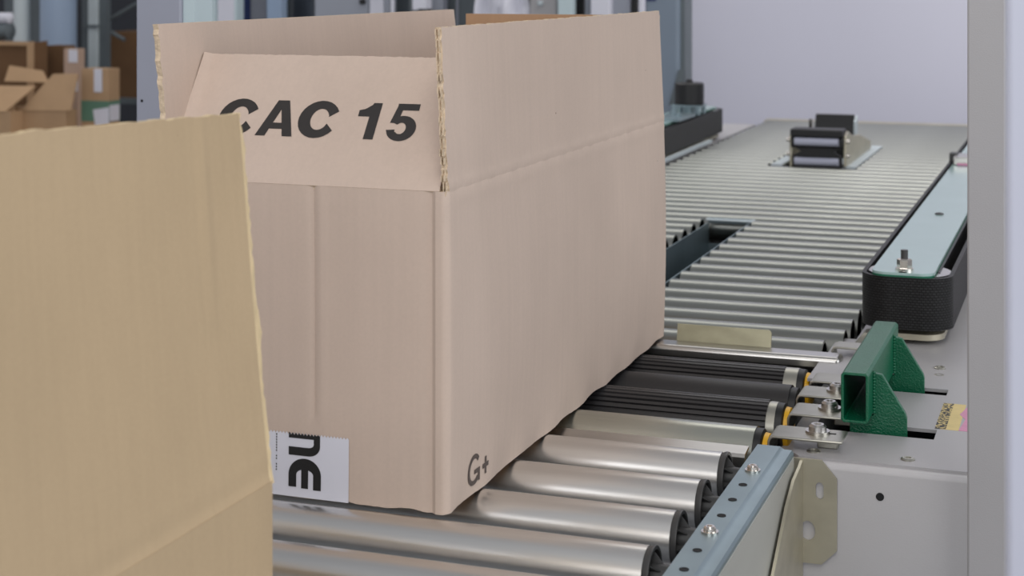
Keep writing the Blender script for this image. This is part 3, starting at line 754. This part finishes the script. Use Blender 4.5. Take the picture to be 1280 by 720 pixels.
# ------------------------------------------------------------------ machine posts and guard
YP = 1.62
m = MB(); m.box(px_x(1209, YP), px_x(1257, YP), YP, YP + .05, FLOOR, 1.3)
tag(m.build('machine_post', 'paint_grey', bevel=.002), 'slim grey upright post at right, in front of the grey panel', 'post', 'machine uprights')
YG = .92
m = MB(); m.box(px_x(1256, YG), px_x(1256, YG) + .075, YG, YG + .04, FLOOR, 1.3)
gd = thing('guard_post', (-.01, YG, FLOOR), 'pale white guard post cut off by the right frame edge', 'post')
m.build('column', 'guard_white', gd, bevel=.004)
m = MB(); m.box(-.07, .05, YG - .03, YG + .07, FLOOR, FLOOR + .012); m.build('base_plate', 'paint_post', gd)
YL = 2.16
m = MB(); xa, xb, xc = px_x(170, YL), px_x(226, YL), px_x(241, YL)
m.box(xa, xb, YL, YL + .06, FLOOR, 1.3); 
post = thing('machine_post', ((xa + xb) / 2, YL, FLOOR), 'wide lavender grey upright post left of the printed carton', 'post', 'machine uprights')
m.build('column', 'paint_post', post, bevel=.003)
m = MB(); m.box(xb + .0005, xb + .020, YL + .006, YL + .06, FLOOR, 1.3); m.build('edge_strip', 'cabinet_teal', post)
p = on_y(177.5, 126, YL); m = MB(); m.lathe([(-.0008, .0022), (.0005, .0022)], c=(p.x, YL, p.z), axis='y', n=14); m.build('bolt_hole', 'dark_void', post)
YB = 5.15
m = MB(); xa, xb = px_x(806, YB), px_x(849, YB)
m.box(xa, xb, YB, YB + .13, FLOOR, 1.4)
post2 = thing('machine_post', ((xa + xb) / 2, YB, FLOOR), 'slate grey upright post rising behind the belt motor', 'post', 'machine uprights')
m.build('column', 'paint_slate', post2, bevel=.012, segs=3)
m = MB(); m.box(xb - .003, xb + .014, YB + .02, YB + .12, FLOOR, 1.4); m.build('channel', 'rack_grey', post2)
m = MB(); m.box(xa + .004, px_x(820, YB), YB - .002, YB, py_z(810, 1.5, YB), py_z(810, -14, YB)); s_ = m.build('blue_plate', 'ink_blue', post2); s_['label'] = 'small dark blue plate'
m = MB(); m.prism([(px_x(832, YB - .05), .085), (px_x(850, YB - .05), .085), (px_x(850, YB - .05), .20), (px_x(844, YB - .05), .20)], lambda p, q, s: (p, s, q), YB - .006, YB); m.build('foot_gusset', 'rack_grey', post2)

# ------------------------------------------------------------------ machinery behind the carton (only its lower ends show above the flaps)
def upright(name, px0, px1, Y, material, label, cat, depth=.08, top=1.5, group=None, rnd_=0):
    m = MB(); m.box(px_x(px0, Y), px_x(px1, Y), Y, Y + depth, FLOOR, top)
    o = m.build(name, material, bevel=.004); tag(o, label, cat, group); return o
def cabinet(px0, px1, pv0, pv1, Y, label, body, knob=None, top=1.5):
    x0, x1 = px_x(px0, Y), px_x(px1, Y)
    t_ = thing('control_cabinet', ((x0 + x1) / 2, Y, FLOOR), label, 'cabinet', 'control cabinets behind the carton')
    m = MB(); m.box(x0, x1, Y, Y + .07, FLOOR, top); m.build('body', body, t_, bevel=.006)
    m = MB(); m.box(x0 + .008, px_x(pv0 - 2, Y), Y - .012, Y, FLOOR + .1, top - .05); d = m.build('door', body, t_, bevel=.004)
    if knob:
        p = on_y(knob[0], knob[1], Y - .014); m = MB(); m.lathe([(-.016, .006), (-.016, .012), (.004, .012)], c=(p.x, Y - .012, p.z), axis='y', n=20); m.build('knob', 'plastic_black', d)
    m = MB(); a, b = px_x(pv0, Y), px_x(pv1, Y)
    m.box(a, b, Y - .006, Y - .001, .15, top - .1)
    z = .42
    while z < .62: m.box(a + .004, b - .004, Y - .009, Y - .006, z, z + .0065, 1); z += .0135
    m.build('vent_grille', ['white_plastic', 'rack_grey'], t_)
    return t_
YA = 5.95
cabinet(247, 295, 273, 293, YA, 'pale teal control cabinet with louvred vent, nearest the left grey post', 'cabinet_teal')
cabinet(393, 487, 463, 480, YA + .1, 'grey control cabinet with black knob and louvred vent, above middle of the carton', 'cabinet_grey', (454, 2))
upright('black_conduit', 295, 302, YA + .09, 'ink_blue', 'narrow dark blue conduit beside the teal cabinet', 'conduit')
upright('grey_partition', 303, 332, YA + .2, 'cabinet_grey', 'plain grey machine panel right of the teal cabinet', 'panel')
upright('aluminium_upright', 333, 351, YA + .1, 'pipe_blue', 'pale blue grey upright beside a dark window', 'post', .06)
t_ = thing('machine_window', (px_x(372, YA + .25), YA + .25, FLOOR), 'dark glazed machine window between pale upright and grey cabinet', 'window')
m = MB(); m.box(px_x(352, YA + .25), px_x(394, YA + .25), YA + .25, YA + .27, .30, 1.5); m.build('glass_pane', 'glass_dark', t_)
m = MB(); m.box(px_x(350, YA + .25), px_x(396, YA + .25), YA + .24, YA + .28, FLOOR, .30); m.build('sill_panel', 'rack_grey', t_)
upright('white_conduit', 488, 491, YA, 'white_plastic', 'thin white conduit at the right side of the grey cabinet', 'conduit', .02)
upright('dark_partition', 492, 512, YA + .3, 'rack_grey', 'dark slate panel right of the thin white conduit', 'panel')
t_ = thing('white_upright', (px_x(524, YA), YA, FLOOR), 'white upright with black clamp near its foot', 'post')
m = MB(); m.box(px_x(515, YA), px_x(533, YA), YA, YA + .06, py_z(524, 13, YA), 1.5); m.build('column', 'white_plastic', t_, bevel=.004)
m = MB(); m.box(px_x(525, YA), px_x(533, YA), YA - .02, YA + .06, FLOOR, py_z(524, 11, YA)); m.build('clamp', 'plastic_black', t_)
upright('grey_upright', 535, 553, YA + .1, 'cabinet_grey', 'mid grey upright right of the white upright', 'post', .06)
t_ = thing('slate_door', (px_x(573, YA + .2), YA + .2, FLOOR), 'dark slate double door with pale centre line', 'door')
m = MB(); m.box(px_x(553, YA + .2), px_x(594, YA + .2), YA + .2, YA + .24, FLOOR, 1.5); m.build('leaf', 'rack_grey', t_)
m = MB(); m.box(px_x(571, YA + .2), px_x(574, YA + .2), YA + .19, YA + .2, FLOOR, 1.5); m.build('centre_strip', 'cabinet_grey', t_)
m = MB(); xa, xb = px_x(594, YA), px_x(661, YA)
m.sheet(24, 60, lambda u, v: (xa + u * (xb - xa), YA + .02 * sin(u * 9 + v * 31) * cos(v * 17) + .012 * sin(u * 21 - v * 40), FLOOR + v * 2.3), lambda u, v: (0, 1, 0), .004)
tag(m.build('plastic_sheet', 'white_plastic'), 'crumpled white plastic sheet hanging behind the carton', 'sheet')
t_ = thing('junction_box', (px_x(678, YA), YA, FLOOR), 'warm grey junction housing with a small pale bolt', 'housing')
m = MB(); m.box(px_x(661, YA), px_x(696, YA), YA, YA + .2, FLOOR, 1.5); m.build('body', 'paint_grey', t_, bevel=.01)
p = on_y(676, 4, YA); m = MB(); m.lathe([(-.014, .006), (-.012, .011), (.002, .011)], c=(p.x, YA, p.z), axis='y', n=6); m.build('bolt', 'rack_white', t_)
upright('green_white_upright', 697, 715, YA - .05, 'cabinet_teal', 'pale green white upright right of the junction housing', 'post', .05)
upright('black_upright', 716, 730, YA + .1, 'plastic_black', 'black upright between pale green upright and white panel', 'post', .05)
upright('narrow_grey_upright', 731, 737, YA + .05, 'cabinet_grey', 'narrow grey upright left of the white panel', 'post', .05)
upright('white_partition', 738, 762, YA, 'white_plastic', 'white machine panel above the right flap', 'panel', .05)
upright('pale_partition', 763, 786, YA + .05, 'cabinet_grey', 'pale grey panel right of the white panel', 'panel', .05)
upright('dark_upright', 787, 797, YA + .08, 'plastic_black', 'dark upright left of a thin white strip', 'post', .05)
upright('white_strip', 798, 804, YA, 'white_plastic', 'thin white strip beside the slate post', 'strip', .03)

# ------------------------------------------------------------------ packing corner at far left
Z_T = -.36
def T_(px, Y): return px_x(px, Y)
tb = thing('packing_table', (-5.0, 6.9, FLOOR), 'wooden packing table under the pile of cartons', 'table')
m = MB(); m.box(-6.2, -3.9, 6.35, 7.65, Z_T - .04, Z_T); m.build('table_top', 'wood', tb)
for x in (-6.1, -4.0):
    for y in (6.45, 7.55): m = MB(); m.box(x - .04, x + .04, y - .04, y + .04, FLOOR, Z_T - .04); m.build('leg', 'rack_grey', tb)
def carton_bg(label, px0, px1, pyt, Y, d, mats, zb=Z_T, flaps=(), cat='carton', open_top=True, name='packing_carton', group='cartons on the packing table'):
    x0, x1 = T_(px0, Y), T_(px1, Y); zt = py_z((px0 + px1) / 2, pyt, Y)
    t_ = thing(name, ((x0 + x1) / 2, Y + d / 2, zb), label, cat, group)
    m = MB(); e = .008
    if open_top:
        m.box(x0, x1, Y, Y + e, zb, zt); m.box(x0, x1, Y + d - e, Y + d, zb, zt); m.box(x0, x0 + e, Y + e, Y + d - e, zb, zt); m.box(x1 - e, x1, Y + e, Y + d - e, zb, zt); m.box(x0 + e, x1 - e, Y + e, Y + d - e, zb, zb + e)
    else: m.box(x0, x1, Y, Y + d, zb, zt)
    m.build('body', mats, t_)
    return t_, x0, x1, zt
def flap_bg(t_, pts, n, mats, th_=.008, label=None):
    """a board from four corners"""
    m = MB(); A, B, C_, D = [Vector(p) for p in pts]
    m.sheet(4, 4, lambda u, v: (A * (1 - u) + B * u) * (1 - v) + (D * (1 - u) + C_ * u) * v, lambda u, v: n, th_)
    o = m.build('flap', mats, t_)
    if label: o['label'] = label
# big brown carton with a pale rim
Y = 6.9
t_, x0, x1, zt = carton_bg('big brown open carton with pale rim at far left edge', -40, 42, 53, Y, .11, 'kraft_dark')
m = MB(); m.box(x0, x1, Y - .012, Y + .012, zt - .014, zt + .006); m.box(x1 - .03, x1 + .004, Y - .014, Y - .001, zt - .32, zt); m.build('pale_rim', 'kraft_plain', t_)
flap_bg(t_, [(x1, Y, zt), (x1 + .03, Y + .07, zt + .01), (x1 + .03, Y + .07, zt - .27), (x1, Y, zt - .27)], (0, -1, 0), 'kraft_dark')
t2 = thing('grey_bundle', (T_(3, 7.0), 7.0, zt), 'grey and white bundle lying on the big brown carton', 'bundle')
m = MB()
xq = T_(3, 7.05)
m.lathe([(-.06, .01), (-.05, .04), (.05, .045), (.06, .01)], c=(xq, 7.05, zt + .045 + .006), axis='x', n=14)
m.build('wrap', 'rack_grey', t2)
m = MB(); m.lathe([(-.05, .01), (-.045, .028), (.05, .03), (.06, .01)], c=(xq, 7.05, zt + .12), axis='x', n=14); m.build('cloth', 'white_plastic', t2)
# tan carton, flaps open
Y = 6.5
t_, x0, x1, zt = carton_bg('tan open carton with raised slanting flap, in front of the brown carton', 25, 83, 137, Y, .08, 'kraft_plain')
flap_bg(t_, [(T_(26, Y), Y, py_z(26, 138, Y)), (T_(89, Y), Y, zt), (T_(90, Y) , Y + .05, py_z(88, 93, Y)), (T_(59, Y), Y + .05, py_z(59, 93, Y))], (0, -1, 0), 'kraft_plain')
t_, x0, x1, zt = carton_bg('small tan carton with a flap bent over, at left frame edge', -30, 13, 139, Y - .1, .3, 'kraft_plain')
flap_bg(t_, [(T_(-30, Y), Y - .1, zt), (T_(24, Y), Y - .1, zt), (T_(42, Y), Y + .02, py_z(40, 108, Y)), (T_(-30, Y), Y + .02, py_z(0, 108, Y))], (0, -1, .3), 'kraft_plain')
flap_bg(t_, [(T_(-30, Y), Y + .22, py_z(0, 106, Y)), (T_(26, Y), Y + .22, py_z(26, 107, Y)), (T_(12, Y), Y + .26, py_z(10, 92, Y)), (T_(-30, Y), Y + .26, py_z(0, 86, Y))], (0, -1, .3), 'kraft_plain')
Y = 7.1
carton_bg('brown carton wedged behind the narrow pink one', 58, 80, 57, Y, .10, 'kraft_dark', open_top=False)
Y = 6.87
t_, x0, x1, zt = carton_bg('narrow pinkish carton standing on end with two white labels', 80, 97, 61, Y, .06, 'kraft_pink', open_top=False)
for a, b in ((62, 78), (97, 114)):
    m = MB(); m.box(T_(86, Y), T_(97, Y), Y - .003, Y, py_z(90, b, Y), py_z(90, a, Y)); m.build('white_label', 'label_paper', t_)
Y = 6.6
t_, x0, x1, zt = carton_bg('tan carton with green band, tape and white delivery note', 102, 136, 86, Y, .09, 'kraft_plain', open_top=False)
m = MB(); m.box(x0 - .001, x1 + .001, Y - .002, Y + .091, py_z(120, 152, Y), py_z(120, 126, Y)); m.build('green_band', 'tape_green', t_)
m = MB(); m.box(T_(118, Y), T_(128, Y), Y - .004, Y - .002, py_z(120, 115, Y), py_z(120, 86, Y)); m.build('tape_strip', 'label_paper', t_)
m = MB(); m.prism([(T_(117, Y), py_z(117, 137, Y)), (T_(137, Y), py_z(137, 134, Y)), (T_(137, Y), py_z(137, 155, Y)), (T_(120, Y), py_z(120, 158, Y))], lambda p, q, s: (p, s, q), Y - .006, Y - .004); m.box(x1, x1 + .003, Y + .004, Y + .085, py_z(140, 152, Y), py_z(140, 132, Y)); m.build('delivery_note', 'label_paper', t_)
# pillars and rack
Y = 8.2
def pillar(px0, px1, Y, pyb, material, label, name, flange=False):
    r = (T_(px1, Y) - T_(px0, Y)) / 2; x = (T_(px1, Y) + T_(px0, Y)) / 2
    t_ = thing(name, (x, Y, FLOOR), label, 'pillar')
    m = MB(); m.lathe([(FLOOR, r), (2.4, r)], c=(x, Y, 0), axis='z', n=32); m.build('shaft', material, t_)
    m = MB(); m.lathe([(FLOOR, r * 1.25), (FLOOR + .03, r * 1.25), (FLOOR + .03, r)], c=(x, Y, 0), axis='z', n=32); m.build('foot_ring', 'rack_grey', t_)
pillar(19, 36, Y - .4, 0, 'rack_white', 'slim pale pipe standing behind the brown carton', 'steel_pipe')
upright('slate_partition', 5, 54, Y - .1, 'rack_grey', 'dark slate panel behind the slim pale pipe', 'panel', .05, 2.4)
pillar(54, 92, Y - .4, 0, 'pipe_blue', 'thick pale blue pillar behind the stacked cartons', 'blue_pillar')
t_ = thing('rack_upright', (T_(116, 8.0), 8.0, FLOOR), 'pallet rack upright with white face and diagonal braces', 'rack')
for a, b, mt, dy in ((100, 110, 'rack_grey', .02), (110, 121, 'rack_white', 0), (121, 131, 'rack_grey', .02)):
    m = MB(); m.box(T_(a, 8.0), T_(b, 8.0), 8.0 + dy, 8.06, FLOOR, 2.4); m.build('column', mt, t_)
m = MB(); m.box(T_(107, 8.0), T_(124, 8.0), 7.99, 8.0, py_z(115, 34, 8.0), py_z(115, 31, 8.0)); m.build('joint_clip', 'rack_grey', t_)
for q in (((124, 32), (172, 4)), ((128, 34), (156, 50))):
    a, b = on_y(*q[0], 8.1), on_y(*q[1], 8.1); m = MB(); m.bar(a, b, .012, 8); m.build('brace', 'rack_grey', t_)
t_, *_ = carton_bg('large dark brown carton behind the rack upright', 128, 178, 40, 8.4, .5, 'kraft_dark', zb=-.22, open_top=False, name='stored_carton', group='cartons on the rack')
rk = thing('rack_shelf', (T_(150, 8.4), 8.4, FLOOR), 'grey rack shelf under the dark brown carton', 'shelf')
m = MB(); m.box(T_(95, 8.3), T_(200, 8.3), 8.3, 9.1, -.25, -.22); m.build('deck', 'rack_grey', rk)
for px in (97, 198):
    m = MB(); m.box(T_(px, 8.3) - .03, T_(px, 8.3) + .03, 8.32, 8.38, FLOOR, -.25); m.box(T_(px, 8.3) - .03, T_(px, 8.3) + .03, 9.0, 9.06, FLOOR, -.25); m.build('leg', 'rack_grey', rk)
